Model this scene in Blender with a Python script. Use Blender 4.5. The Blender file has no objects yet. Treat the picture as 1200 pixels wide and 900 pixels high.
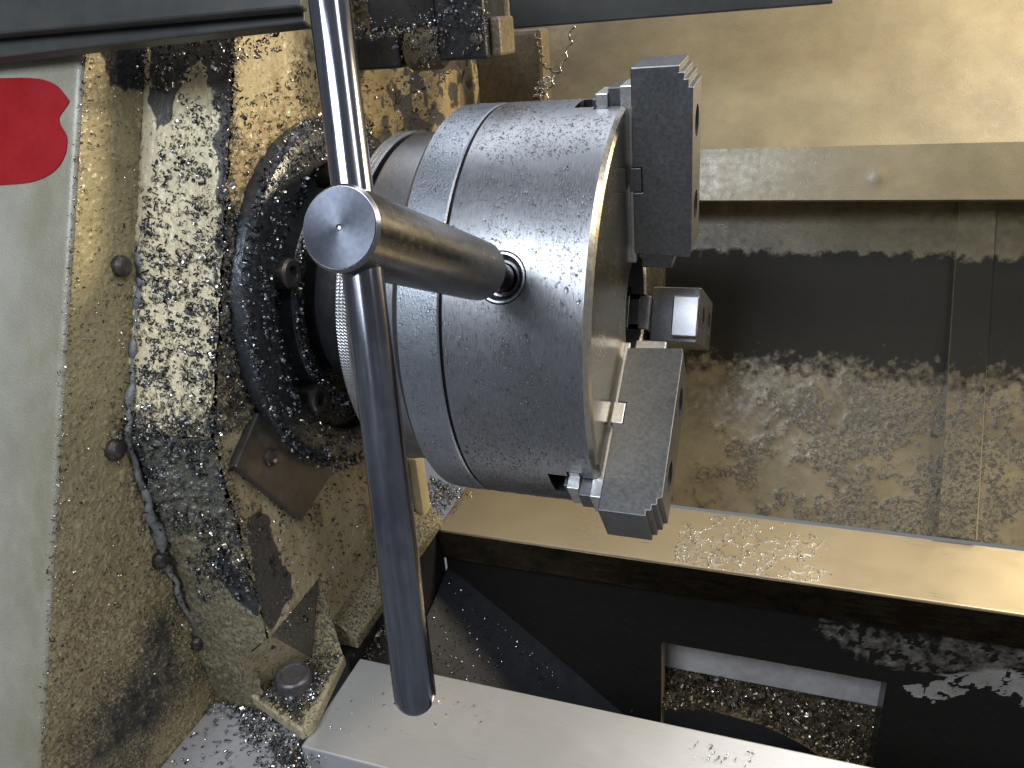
import bpy, bmesh, math, random
import numpy as np
from mathutils import Vector, Matrix

random.seed(7)
rng = np.random.default_rng(11)
scene = bpy.context.scene
COL = scene.collection
R = math.radians

# ------------------------------------------------------------------ camera
# spindle axis = world X, chuck face at x = 0, bed tops at z = -0.25 (metres)
CAM = np.array([0.08697701, -0.46066266, 0.17032597])
CM = np.array([[0.9439, -0.0730, 0.3220], [0.3215, 0.4254, -0.8460], [-0.0752, 0.9021, 0.4250]])
U_, S_, V_ = np.linalg.svd(CM)
CM = U_ @ V_
FPX = 908.34
cd = bpy.data.cameras.new('camera')
cam = bpy.data.objects.new('camera', cd)
COL.objects.link(cam)
cam.matrix_world = Matrix([[*CM[0], CAM[0]], [*CM[1], CAM[1]], [*CM[2], CAM[2]], [0, 0, 0, 1]])
cd.sensor_width = 36.0
cd.lens = 36.0 * FPX / 1200.0
cd.clip_start = 0.01
cd.clip_end = 50
scene.camera = cam

# ------------------------------------------------------------------ light
world = bpy.data.worlds.new('World')
scene.world = world
world.use_nodes = True
bg = world.node_tree.nodes['Background']
bg.inputs[0].default_value = (0.86, 0.91, 1.0, 1)
bg.inputs[1].default_value = 0.15


def area_lamp(name, loc, target, sx, sy, watts, colour):
    ld = bpy.data.lights.new(name, 'AREA')
    ld.shape = 'RECTANGLE'
    ld.size, ld.size_y = sx, sy
    ld.energy = watts
    ld.color = colour
    o = bpy.data.objects.new(name, ld)
    COL.objects.link(o)
    o.location = loc
    o.rotation_euler = (Vector(target) - Vector(loc)).to_track_quat('-Z', 'Y').to_euler()
    return o


# warm work lamp of the machine above the rear guard; cool daylight through the open door
area_lamp('work_lamp', (0.54, 0.325, 0.34), (0.02, 0.05, -0.12), 0.16, 0.06, 5.0, (1.0, 0.82, 0.54))
area_lamp('ceiling_light', (-0.15, 0.75, 1.35), (-0.05, 0.0, 0.0), 1.3, 0.8, 7.5, (0.88, 0.93, 1.0))
area_lamp('door_daylight', (-0.30, -1.00, 0.80), (-0.08, 0.0, 0.0), 0.60, 0.40, 8.5, (0.84, 0.91, 1.0))
area_lamp('added_strip_lamp', (0.95, -0.30, 1.30), (-0.05, -0.1, 0.0), 0.30, 1.2, 6.5, (1.0, 0.95, 0.86))  # unseen lamp added for the bar highlight and to fill the headstock faces

vs = scene.view_settings
vs.view_transform = 'Standard'
vs.look = 'None'
vs.exposure = 0.55
vs.gamma = 1.0
vs.use_curve_mapping = False


# ------------------------------------------------------------------ helpers
def at(px, py, n, k):
    """a point of the plane n.P = k seen at photo position px, py"""
    d = CM @ np.array([(px - 600) / FPX, -(py - 450) / FPX, -1.0])
    n = np.array(n, float)
    t = (k - n @ CAM) / (n @ d)
    return CAM + d * t


NX, NY, NZ = (1, 0, 0), (0, 1, 0), (0, 0, 1)


def vnoise(P, scale, seed=0):
    """smooth value noise on Nx3 points, 0..1"""
    Q = np.asarray(P, float) * scale + seed * 17.31
    I = np.floor(Q).astype(np.int64)
    F = Q - I
    F = F * F * (3 - 2 * F)
    out = np.zeros(len(Q))
    for dx in (0, 1):
        for dy in (0, 1):
            for dz in (0, 1):
                h = (I[:, 0] + dx) * 374761393 + (I[:, 1] + dy) * 668265263 + (I[:, 2] + dz) * 2147483647 + seed * 974711
                h = (h ^ (h >> 13)) * 1274126177
                h = (h ^ (h >> 16)) & 0xFFFF
                w = (F[:, 0] if dx else 1 - F[:, 0]) * (F[:, 1] if dy else 1 - F[:, 1]) * (F[:, 2] if dz else 1 - F[:, 2])
                out += w * h / 65535.0
    return out


def fbm(P, scale, seed=0, oct=4):
    s = 0; a = 0.5; n = 0
    for i in range(oct):
        s = s + a * vnoise(P, scale * 2 ** i, seed + i)
        n += a; a *= 0.5
    return s / n


def poly_dist(pts, poly):
    """signed distance (inside > 0) of Nx2 points to a polygon"""
    poly = np.asarray(poly, float)
    d = np.full(len(pts), 1e9)
    ins = np.zeros(len(pts), bool)
    for i in range(len(poly)):
        a = poly[i]; b = poly[(i + 1) % len(poly)]
        ab = b - a
        t = np.clip(((pts - a) @ ab) / (ab @ ab + 1e-12), 0, 1)
        d = np.minimum(d, np.hypot(*(pts - (a + t[:, None] * ab)).T))
        c = ((a[1] > pts[:, 1]) != (b[1] > pts[:, 1])) & (pts[:, 0] < (b[0] - a[0]) * (pts[:, 1] - a[1]) / (b[1] - a[1] + 1e-12) + a[0])
        ins ^= c
    return np.where(ins, d, -d)


def mesh_obj(name, verts, faces, mat, parent=None, smooth=False, bevel=0.0, segs=2, mats=None, mi=None):
    me = bpy.data.meshes.new(name)
    me.from_pydata([tuple(map(float, v)) for v in verts], [], [tuple(map(int, f)) for f in faces])
    me.update()
    bm = bmesh.new(); bm.from_mesh(me)
    bmesh.ops.recalc_face_normals(bm, faces=bm.faces)
    bm.to_mesh(me); bm.free()
    for m in (mats or [mat]):
        me.materials.append(m)
    if mi is not None:
        me.polygons.foreach_set('material_index', mi)
    if smooth:
        me.polygons.foreach_set('use_smooth', [True] * len(me.polygons))
    o = bpy.data.objects.new(name, me)
    COL.objects.link(o)
    if parent is not None:
        o.parent = parent
    if bevel:
        b = o.modifiers.new('bevel', 'BEVEL')
        b.width = bevel; b.segments = segs; b.limit_method = 'ANGLE'; b.angle_limit = R(30)
        b.harden_normals = False
    return o


def tag(o, label, cat=None, group=None, kind=None):
    o['label'] = label
    if cat: o['category'] = cat
    if group: o['group'] = group
    if kind: o['kind'] = kind
    return o


def thing(name, label, cat, loc=(0, 0, 0), group=None):
    o = bpy.data.objects.new(name, None)
    COL.objects.link(o)
    o.empty_display_size = 0.01
    return tag(o, label, cat, group)


def box_vf(lo, hi):
    x0, y0, z0 = lo; x1, y1, z1 = hi
    v = [(x0, y0, z0), (x1, y0, z0), (x1, y1, z0), (x0, y1, z0), (x0, y0, z1), (x1, y0, z1), (x1, y1, z1), (x0, y1, z1)]
    f = [(0, 3, 2, 1), (4, 5, 6, 7), (0, 1, 5, 4), (1, 2, 6, 5), (2, 3, 7, 6), (3, 0, 4, 7)]
    return v, f


def box(name, lo, hi, mat, parent=None, bevel=0.001):
    v, f = box_vf(lo, hi)
    return mesh_obj(name, v, f, mat, parent, bevel=bevel)


def prism(name, loop3d, off, mat, parent=None, bevel=0.0, smooth=False):
    """closed loop of 3D points extruded by the vector off"""
    n = len(loop3d)
    a = [np.array(p, float) for p in loop3d]
    off = np.array(off, float)
    v = a + [p + off for p in a]
    f = [tuple(range(n)), tuple(range(2 * n - 1, n - 1, -1))]
    f += [(i, (i + 1) % n, n + (i + 1) % n, n + i) for i in range(n)]
    return mesh_obj(name, v, f, mat, parent, bevel=bevel, smooth=smooth)


def frame_of(axis):
    a = np.array(axis, float); a /= np.linalg.norm(a)
    h = np.array([0, 0, 1.0]) if abs(a[2]) < 0.9 else np.array([1.0, 0, 0])
    u = np.cross(h, a); u /= np.linalg.norm(u)
    return a, u, np.cross(a, u)


def lathe_vf(profile, n=96, org=(0, 0, 0), axis=(1, 0, 0), closed=False):
    a, u, w = frame_of(axis)
    org = np.array(org, float)
    v = []; f = []
    for (s, r) in profile:
        for i in range(n):
            t = 2 * math.pi * i / n
            v.append(org + a * s + (u * math.cos(t) + w * math.sin(t)) * max(r, 1e-6))
    m = len(profile)
    for j in range(m - 1 if not closed else m):
        k = (j + 1) % m
        for i in range(n):
            i2 = (i + 1) % n
            f.append((j * n + i, j * n + i2, k * n + i2, k * n + i))
    if not closed:
        f.append(tuple(range(n))); f.append(tuple((m - 1) * n + i for i in range(n)))
    return v, f


def lathe(name, profile, mat, parent=None, n=96, org=(0, 0, 0), axis=(1, 0, 0), closed=False, sharp=25):
    v, f = lathe_vf(profile, n, org, axis, closed)
    o = mesh_obj(name, v, f, mat, parent, smooth=True)
    o.data.set_sharp_from_angle(angle=R(sharp))
    return o


def boolean(o, cutters):
    """cut with temporary meshes, keep only the result"""
    tmp = []
    for (v, f) in cutters:
        c = mesh_obj('cutter', v, f, None if False else o.data.materials[0])
        tmp.append(c)
        m = o.modifiers.new('b', 'BOOLEAN'); m.operation = 'DIFFERENCE'; m.object = c; m.solver = 'EXACT'
    bpy.context.view_layer.update()
    dg = bpy.context.evaluated_depsgraph_get()
    me = bpy.data.meshes.new_from_object(o.evaluated_get(dg))
    o.modifiers.clear()
    old = o.data
    o.data = me
    me.name = old.name
    for c in tmp:
        cm = c.data
        bpy.data.objects.remove(c); bpy.data.meshes.remove(cm)
    me.polygons.foreach_set('use_smooth', [True] * len(me.polygons))
    me.set_sharp_from_angle(angle=R(25))
    return o


def tube(name, pts, radii, mat, parent=None, n=10, jitter=0.0, seed=0):
    pts = [np.array(p, float) for p in pts]
    v = []; f = []
    rr = np.random.default_rng(seed)
    up = None
    for i, p in enumerate(pts):
        d = pts[min(i + 1, len(pts) - 1)] - pts[max(i - 1, 0)]
        d = d / np.linalg.norm(d)
        if up is None:
            _, up, _ = frame_of(d)
        up = up - d * (up @ d); up /= np.linalg.norm(up)
        w = np.cross(d, up)
        r = radii[i] if hasattr(radii, '__len__') else radii
        for k in range(n):
            t = 2 * math.pi * k / n
            q = r * (1 + jitter * (rr.random() - 0.5))
            v.append(p + (up * math.cos(t) + w * math.sin(t)) * q)
    for i in range(len(pts) - 1):
        for k in range(n):
            k2 = (k + 1) % n
            f.append((i * n + k, i * n + k2, (i + 1) * n + k2, (i + 1) * n + k))
    f.append(tuple(range(n))); f.append(tuple((len(pts) - 1) * n + k for k in range(n)))
    return mesh_obj(name, v, f, mat, parent, smooth=True)


def panel(name, us, vs_, fn, mat, parent=None, keep=None, mask=None, disp=None, normal=None, extra=None):
    """a dense sheet over the parameter grid us x vs_; fn(u, v) -> Nx3 points.
    mask(P, u, v) -> Nx3 wear weights (bare iron, grime, sludge); disp = height along normal"""
    us = np.asarray(us); vs_ = np.asarray(vs_)
    uu, vv = np.meshgrid(us, vs_, indexing='ij')
    u = uu.ravel(); v = vv.ravel()
    P = fn(u, v)
    M = mask(P, u, v) if mask else np.zeros((len(P), 3))
    if disp is not None:
        P = P + np.array(normal, float)[None] * disp(P, M)[:, None]
    nu, nv = len(us), len(vs_)
    I = np.arange(nu * nv).reshape(nu, nv)
    q = np.stack([I[:-1, :-1], I[1:, :-1], I[1:, 1:], I[:-1, 1:]], -1).reshape(-1, 4)
    if keep is not None:
        uc = ((uu[:-1, :-1] + uu[1:, 1:]) / 2).ravel(); vc = ((vv[:-1, :-1] + vv[1:, 1:]) / 2).ravel()
        q = q[keep(uc, vc)]
    if normal is not None:
        a = P[q[0]]
        if np.cross(a[1] - a[0], a[2] - a[0]) @ np.array(normal, float) < 0:
            q = q[:, ::-1]
    me = bpy.data.meshes.new(name)
    me.vertices.add(len(P)); me.vertices.foreach_set('co', P.ravel())
    me.loops.add(q.size); me.loops.foreach_set('vertex_index', q.ravel())
    me.polygons.add(len(q)); me.polygons.foreach_set('loop_start', np.arange(0, q.size, 4))
    me.update(calc_edges=True); me.validate()
    me.polygons.foreach_set('use_smooth', np.ones(len(q), bool))
    at_ = me.attributes.new('wear', 'FLOAT_COLOR', 'POINT')
    at_.data.foreach_set('color', np.concatenate([np.clip(M, 0, 1), np.ones((len(P), 1))], 1).astype(np.float32).ravel())
    me.materials.append(mat)
    o = bpy.data.objects.new(name, me)
    COL.objects.link(o)
    if parent is not None: o.parent = parent
    return o


def sm(x, a, b):
    t = np.clip((x - a) / (b - a), 0, 1)
    return t * t * (3 - 2 * t)


# ------------------------------------------------------------------ materials
class NT:
    def __init__(s, name):
        s.m = bpy.data.materials.new(name); s.m.use_nodes = True
        s.t = s.m.node_tree; s.b = s.t.nodes['Principled BSDF']
        s.tc = s.n('ShaderNodeTexCoord')

    def n(s, typ, **kw):
        o = s.t.nodes.new(typ)
        for k, v in kw.items(): setattr(o, k, v)
        return o

    def l(s, a, b): s.t.links.new(a, b)

    def noise(s, scale, detail=4, rough=0.55, stretch=None, dist=0.0):
        t = s.n('ShaderNodeTexNoise')
        t.inputs['Scale'].default_value = scale; t.inputs['Detail'].default_value = detail
        t.inputs['Roughness'].default_value = rough; t.inputs['Distortion'].default_value = dist
        if stretch:
            mp = s.n('ShaderNodeMapping'); mp.inputs['Scale'].default_value = stretch
            s.l(s.tc.outputs['Object'], mp.inputs[0]); s.l(mp.outputs[0], t.inputs['Vector'])
        else:
            s.l(s.tc.outputs['Object'], t.inputs['Vector'])
        return t.outputs['Fac']

    def vor(s, scale, feature='F1', rand=1.0, stretch=None):
        t = s.n('ShaderNodeTexVoronoi', feature=feature)
        t.inputs['Scale'].default_value = scale; t.inputs['Randomness'].default_value = rand
        if stretch:
            mp = s.n('ShaderNodeMapping'); mp.inputs['Scale'].default_value = stretch
            s.l(s.tc.outputs['Object'], mp.inputs[0]); s.l(mp.outputs[0], t.inputs['Vector'])
        else:
            s.l(s.tc.outputs['Object'], t.inputs['Vector'])
        return t.outputs['Distance']

    def rng(s, x, a, b, lo=0.0, hi=1.0, smooth=False):
        m = s.n('ShaderNodeMapRange'); m.interpolation_type = 'SMOOTHSTEP' if smooth else 'LINEAR'
        m.inputs['From Min'].default_value = a; m.inputs['From Max'].default_value = b
        m.inputs['To Min'].default_value = lo; m.inputs['To Max'].default_value = hi
        s.l(x, m.inputs['Value']); return m.outputs['Result']

    def math(s, op, a, b=None, clamp=False):
        m = s.n('ShaderNodeMath', operation=op); m.use_clamp = clamp
        for i, x in enumerate((a, b)):
            if x is None: continue
            if isinstance(x, (int, float)): m.inputs[i].default_value = x
            else: s.l(x, m.inputs[i])
        return m.outputs[0]

    def mix(s, f, a, b):
        m = s.n('ShaderNodeMix', data_type='RGBA')
        for sock, x in ((m.inputs['Factor'], f), (m.inputs['A'], a), (m.inputs['B'], b)):
            if isinstance(x, tuple): sock.default_value = (*x, 1) if len(x) == 3 else x
            elif isinstance(x, (int, float)): sock.default_value = x
            else: s.l(x, sock)
        return m.outputs['Result']

    def mixf(s, f, a, b):
        m = s.n('ShaderNodeMix', data_type='FLOAT')
        for sock, x in ((m.inputs['Factor'], f), (m.inputs['A'], a), (m.inputs['B'], b)):
            if isinstance(x, (int, float)): sock.default_value = x
            else: s.l(x, sock)
        return m.outputs['Result']

    def attr(s, name='wear'):
        a = s.n('ShaderNodeAttribute', attribute_name=name)
        sp = s.n('ShaderNodeSeparateColor'); s.l(a.outputs['Color'], sp.inputs[0])
        return sp.outputs[0], sp.outputs[1], sp.outputs[2]

    def bump(s, h, strength=0.3, dist=0.001, prev=None):
        b = s.n('ShaderNodeBump'); b.inputs['Strength'].default_value = strength; b.inputs['Distance'].default_value = dist
        s.l(h, b.inputs['Height'])
        if prev is not None: s.l(prev, b.inputs['Normal'])
        return b.outputs[0]

    def out(s, colour=None, rough=None, metal=None, normal=None, **kw):
        I = s.b.inputs
        for k, x in (('Base Color', colour), ('Roughness', rough), ('Metallic', metal), ('Normal', normal)):
            if x is None: continue
            if isinstance(x, tuple): I[k].default_value = (*x, 1)
            elif isinstance(x, (int, float)): I[k].default_value = x
            else: s.l(x, I[k])
        for k, x in kw.items():
            I[k.replace('_', ' ')].default_value = x
        return s.m


def mat_paint(name, base, grime, fleck=0.5, fleck_scale=260, stretch=None, iron=(0.045, 0.047, 0.052), rough=0.42, iron_rough=0.38, crisp=11.0, bump=0.75, fl_light=4.5, coat=0.25, fleck_col=(0.035, 0.035, 0.03)):
    """old machine paint: clean colour, oily grime, chips down to iron, wet sludge flecks"""
    s = NT(name)
    r, g, b = s.attr()
    big = s.noise(26, 5, 0.6)
    mid = s.noise(150, 4, 0.6, stretch)
    fine = s.noise(700, 3, 0.6)
    tone = s.mix(s.rng(big, 0.3, 0.72), base, tuple(c * 0.72 for c in base))
    # grime soaks in unevenly
    gr = s.math('MULTIPLY', g, s.rng(s.math('ADD', mid, s.math('MULTIPLY', big, 0.6)), 0.45, 1.05, 0.35, 1.0), True)
    c = s.mix(gr, tone, grime)
    # stuck dark flecks of fine swarf and sludge, with an oily halo; density grows with the sludge weight
    n1 = s.noise(fleck_scale, 4, 0.68, stretch, 0.8)
    thr = s.math('SUBTRACT', 0.69 - 0.09 * fleck, s.math('MULTIPLY', b, 0.26))
    dd = s.math('SUBTRACT', n1, thr)
    halo = s.math('MULTIPLY', s.math('ADD', dd, 0.10), 5.0, True)
    c = s.mix(s.math('MULTIPLY', halo, 0.55), c, grime)
    fl = s.math('MULTIPLY', dd, crisp, True)
    n5 = s.noise(fleck_scale * 2.3, 3, 0.6)
    c = s.mix(fl, c, s.mix(s.rng(n5, 0.35, 0.68), fleck_col, tuple(x * fl_light + 0.02 for x in fleck_col)))
    # bare iron
    e = s.math('SUBTRACT', s.math('ADD', r, s.math('MULTIPLY', s.math('SUBTRACT', mid, 0.5), 0.5)), 0.5)
    ir = s.math('MULTIPLY', e, 5.0, True)
    c = s.mix(ir, c, s.mix(fine, tuple(x * 0.6 for x in iron), tuple(x * 1.6 for x in iron)))
    ro = s.mixf(fl, s.mixf(s.rng(mid, 0.3, 0.7), rough - 0.1, rough + 0.15), 0.22)
    h = s.math('ADD', s.math('MULTIPLY', fl, 0.6), s.math('SUBTRACT', s.math('MULTIPLY', fine, 0.5), s.math('MULTIPLY', ir, 0.5)))
    nb = s.bump(h, bump, 0.0012)
    ro = s.mixf(ir, ro, iron_rough)
    s.l(s.mixf(ir, coat, coat * 0.15), s.b.inputs['Coat Weight'])
    s.l(s.mixf(ir, 0.5, 0.22), s.b.inputs['Specular IOR Level'])
    return s.out(c, ro, 0.0, nb, Coat_Roughness=0.18)


def mat_steel(name, col, rough, aniso=0.0, axis='X', stretch=None, sc=400, bump=0.05, spots=0.0, spot_scale=450, var=0.25, metal=1.0, dark=None, darkamt=0.4):
    s = NT(name)
    n1 = s.noise(sc, 4, 0.6, stretch)
    n2 = s.noise(18, 5, 0.6)
    n3 = s.noise(60, 5, 0.65)
    c = s.mix(s.rng(n1, 0.25, 0.75), tuple(x * (1 - var) for x in col), tuple(min(1, x * (1 + var)) for x in col))
    if dark:
        c = s.mix(s.math('MULTIPLY', s.rng(s.math('ADD', n2, s.math('MULTIPLY', n3, 0.5)), 0.7, 0.95), darkamt), c, dark)
    ro = s.math('ADD', s.rng(n2, 0.3, 0.7, rough * 0.8, rough * 1.25), s.rng(n1, 0.2, 0.8, -0.05, 0.05))
    h = n1
    nb = s.bump(h, bump, 0.0006)
    if spots:
        v = s.vor(spot_scale)
        keep = s.rng(s.noise(spot_scale * 0.12, 3), 0.35, 0.6)
        dome = s.math('MULTIPLY', s.rng(v, 0.15, 0.55, 1.0, 0.0, True), keep)
        nb = s.bump(dome, spots, 0.0012, nb)
        ro = s.mixf(s.math('MULTIPLY', dome, 0.6), ro, 0.12)
    if aniso:
        t = s.n('ShaderNodeTangent'); t.direction_type = 'RADIAL'; t.axis = axis
        s.l(t.outputs[0], s.b.inputs['Tangent'])
        s.b.inputs['Anisotropic'].default_value = aniso
    return s.out(c, ro, metal, nb)


def mat_plain(name, col, rough=0.5, metal=0.0, var=0.3, sc=120, bump=0.15, **kw):
    s = NT(name)
    n = s.noise(sc, 5, 0.6); n2 = s.noise(sc * 0.15, 4)
    c = s.mix(s.rng(s.math('ADD', s.math('MULTIPLY', n, 0.6), s.math('MULTIPLY', n2, 0.4)), 0.3, 0.7), tuple(x * (1 - var) for x in col), tuple(min(1, x * (1 + var)) for x in col))
    return s.out(c, s.rng(n2, 0.3, 0.7, rough * 0.8, min(1, rough * 1.2)), metal, s.bump(n, bump, 0.001), **kw)


CREAM = (0.60, 0.55, 0.41)
M = {}
M['slope'] = mat_paint('cream_paint_swarf', (0.76, 0.68, 0.46), (0.32, 0.25, 0.125), 0.4, 430, (1, 1, 0.45), iron=(0.085, 0.082, 0.080))
M['lower'] = mat_paint('sludge_paint', (0.34, 0.30, 0.19), (0.14, 0.12, 0.075), 0.7, 480, (1, 1, 0.7), rough=0.3)
M['end'] = mat_paint('grimy_end_paint', (0.64, 0.56, 0.36), (0.28, 0.21, 0.105), 0.3, 560, None, iron=(0.085, 0.08, 0.075))
M['side'] = mat_paint('tan_side_paint', (0.62, 0.55, 0.34), (0.30, 0.24, 0.125), 0.35, 620, None)
M['cover'] = mat_paint('cream_cover_paint', (0.37, 0.365, 0.31), (0.19, 0.17, 0.10), -0.6, 200, (1, 1, 0.3), rough=0.34)
M['guard'] = mat_paint('rear_guard_paint', (0.34, 0.285, 0.175), (0.085, 0.066, 0.034), -0.3, 300, None, iron=(0.013, 0.011, 0.007), rough=0.30, iron_rough=0.5, crisp=9.0, fl_light=1.5, coat=0.10, bump=0.22, fleck_col=(0.06, 0.055, 0.04))  # near-black iron colour carries the shade painted under the ledge
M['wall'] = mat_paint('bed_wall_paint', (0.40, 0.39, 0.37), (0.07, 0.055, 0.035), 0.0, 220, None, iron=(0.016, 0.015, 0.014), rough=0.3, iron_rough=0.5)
M['red'] = mat_plain('red_paint', (0.27, 0.002, 0.006), 0.5, 0, 0.15, 300, 0.05, Specular_IOR_Level=0.3)
M['seal'] = mat_plain('grey_sealant', (0.20, 0.21, 0.215), 0.34, 0, 0.55, 300, 0.9)
M['dark'] = mat_plain('dark_guard_paint', (0.034, 0.036, 0.035), 0.42, 0, 0.3, 90, 0.1)
M['black'] = mat_plain('black_sludge', (0.012, 0.012, 0.013), 0.25, 0, 0.4, 80, 0.3)
M['sump'] = mat_plain('sooty_chute', (0.016, 0.018, 0.024), 0.5, 0, 0.4, 60, 0.3, Specular_IOR_Level=0.25)
M['cast'] = mat_plain('oily_cast_iron', (0.030, 0.031, 0.034), 0.30, 0.3, 0.4, 140, 0.35)
M['tan'] = mat_plain('tan_cast', (0.13, 0.10, 0.058), 0.5, 0, 0.5, 260, 0.9)
M['cap'] = mat_plain('bearing_cap_iron', (0.065, 0.072, 0.082), 0.26, 0.55, 0.45, 220, 0.5)
M['screw'] = mat_plain('dirty_screw_steel', (0.10, 0.09, 0.085), 0.35, 0.7, 0.5, 260, 0.4)
M['bolt'] = mat_plain('zinc_bolt', (0.26, 0.25, 0.27), 0.34, 0.85, 0.3, 260, 0.3)
M['chuck'] = mat_steel('turned_chuck_steel', (0.29, 0.297, 0.315), 0.30, 0.65, 'X', (10, 1, 1), 240, 0.07, 0.0, 800, 0.30, dark=(0.14, 0.14, 0.15), darkamt=0.35)
M['plate'] = mat_steel('backplate_steel', (0.35, 0.375, 0.42), 0.38, 0.4, 'X', (8, 1, 1), 260, 0.05, 0.08, 800, 0.15)
M['bush'] = mat_steel('bushing_steel', (0.52, 0.53, 0.55), 0.30, 0, 'X', None, 300, 0.04)
M['face'] = mat_steel('chuck_face_steel', (0.62, 0.57, 0.46), 0.24, 0.3, 'X', None, 300, 0.05, 0, 500, 0.15)
M['hub'] = mat_steel('hub_steel', (0.30, 0.30, 0.32), 0.34, 0.5, 'X', (8, 1, 1), 220, 0.06, 0.0, 500, 0.2)
M['jaw'] = mat_steel('ground_jaw_steel', (0.165, 0.17, 0.18), 0.42, 0, 'X', None, 500, 0.08, 0, 400, 0.25, dark=(0.09, 0.09, 0.095), darkamt=0.35)
M['jawbright'] = mat_steel('bright_jaw_steel', (0.62, 0.62, 0.63), 0.34, 0, 'X', None, 500, 0.08, 0, 400, 0.2)
M['bar'] = mat_steel('tommy_bar_steel', (0.23, 0.245, 0.29), 0.15, 0, 'Z', (1, 1, 0.06), 420, 0.03, 0, 400, 0.35, dark=(0.10, 0.10, 0.12), darkamt=0.7)
M['key'] = mat_steel('key_shank_steel', (0.34, 0.33, 0.33), 0.24, 0, 'Z', None, 300, 0.02, 0, 400, 0.12, dark=(0.12, 0.11, 0.10), darkamt=0.5)
M['way'] = mat_steel('ground_way_steel', (0.60, 0.60, 0.605), 0.34, 0, 'Z', (0.05, 1, 1), 900, 0.03, 0, 400, 0.05, metal=0.55)
M['knurl'] = mat_steel('knurled_steel', (0.40, 0.40, 0.41), 0.35, 0, 'X', None, 300, 0.05)


def concentric(name, col, rough):
    s = NT(name)
    sep = s.n('ShaderNodeSeparateXYZ'); s.l(s.tc.outputs['Object'], sep.inputs[0])
    rad = s.math('SQRT', s.math('ADD', s.math('MULTIPLY', sep.outputs[0], sep.outputs[0]), s.math('MULTIPLY', sep.outputs[1], sep.outputs[1])))
    w = s.math('SINE', s.math('MULTIPLY', rad, 16000.0))
    n = s.noise(500, 3)
    t = s.n('ShaderNodeTangent'); t.direction_type = 'RADIAL'; t.axis = 'Z'
    s.l(t.outputs[0], s.b.inputs['Tangent']); s.b.inputs['Anisotropic'].default_value = 0.85
    c = s.mix(s.rng(n, 0.3, 0.7), tuple(x * 0.85 for x in col), tuple(x * 1.15 for x in col))
    return s.out(c, rough, 1.0, s.bump(w, 0.04, 0.0003))


M['keyface'] = concentric('faced_key_end', (0.085, 0.093, 0.115), 0.36)


def mat_chip(name, col, rough, metal):
    s = NT(name)
    g = s.n('ShaderNodeNewGeometry')
    c = s.mix(g.outputs['Random Per Island'], tuple(x * 0.45 for x in col), tuple(min(1, x * 1.25) for x in col))
    return s.out(c, rough, metal)


M['chip'] = mat_chip('steel_chip', (0.62, 0.60, 0.56), 0.24, 1.0)
M['chipdark'] = mat_chip('oily_chip', (0.050, 0.052, 0.058), 0.20, 0.5)
M['chipgrey'] = mat_chip('grey_wet_chip', (0.24, 0.26, 0.30), 0.28, 0.8)
M['chipbrass'] = mat_chip('golden_chip', (0.30, 0.25, 0.165), 0.34, 0.8)
s = NT('coolant')
M['water'] = s.out((0.95, 0.97, 1.0), 0.03, 0.0, None, IOR=1.36, Transmission_Weight=1.0)


# ------------------------------------------------------------------ swarf
def chip_templates(k=8):
    T = []
    for i in range(k):
        n = 5
        rad = rng.uniform(0.0007, 0.0013); arc = rng.uniform(2.2, 6.5); wid = rng.uniform(0.0005, 0.0011); pitch = rng.uniform(0.0, 0.0012)
        a = np.linspace(0, arc, n + 1)
        rr = rad * (1 + 0.25 * np.sin(a * 1.7 + i))
        base = np.stack([rr * np.cos(a), rr * np.sin(a), pitch * a / 3], 1)
        v = np.empty((2 * (n + 1), 3)); v[0::2] = base; v[1::2] = base + [0, 0, wid]
        v -= v.mean(0)
        f = np.array([[2 * j, 2 * j + 2, 2 * j + 3, 2 * j + 1] for j in range(n)])
        T.append((v, f))
    return T


TEMPL = chip_templates()


def chips(name, pts, label, mats, probs, smin=0.7, smax=1.6, cat='swarf', parent=None):
    pts = np.asarray(pts)
    n = len(pts)
    allv = []; allf = []; mi = []
    q = rng.normal(size=(n, 4)); q /= np.linalg.norm(q, axis=1)[:, None]
    w, x, y, z = q.T
    RM = np.stack([np.stack([1 - 2 * (y * y + z * z), 2 * (x * y - z * w), 2 * (x * z + y * w)], -1),
                   np.stack([2 * (x * y + z * w), 1 - 2 * (x * x + z * z), 2 * (y * z - x * w)], -1),
                   np.stack([2 * (x * z - y * w), 2 * (y * z + x * w), 1 - 2 * (x * x + y * y)], -1)], 1)
    sc = rng.uniform(smin, smax, n) * np.where(rng.random(n) < 0.05, 1.7, 1.0)
    off = 0
    ti = rng.integers(0, len(TEMPL), n)
    mm = rng.choice(len(mats), n, p=probs)
    for k, (tv, tf) in enumerate(TEMPL):
        idx = np.where(ti == k)[0]
        if not len(idx): continue
        V = np.einsum('nij,vj->nvi', RM[idx], tv) * sc[idx][:, None, None] + pts[idx][:, None, :]
        F = tf[None] + (np.arange(len(idx)) * len(tv))[:, None, None] + off
        allv.append(V.reshape(-1, 3)); allf.append(F.reshape(-1, 4)); mi.append(np.repeat(mm[idx], len(tf)))
        off += len(idx) * len(tv)
    V = np.concatenate(allv); F = np.concatenate(allf); mi = np.concatenate(mi)
    me = bpy.data.meshes.new(name)
    me.vertices.add(len(V)); me.vertices.foreach_set('co', V.ravel())
    me.loops.add(F.size); me.loops.foreach_set('vertex_index', F.ravel())
    me.polygons.add(len(F)); me.polygons.foreach_set('loop_start', np.arange(0, F.size, 4))
    me.update(calc_edges=True)
    for m in mats: me.materials.append(M[m])
    me.polygons.foreach_set('material_index', mi)
    me.polygons.foreach_set('use_smooth', np.ones(len(F), bool))
    o = bpy.data.objects.new(name, me); COL.objects.link(o)
    o['kind'] = 'stuff'
    if parent is None: tag(o, label, cat)
    else: o.parent = parent
    return o


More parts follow.
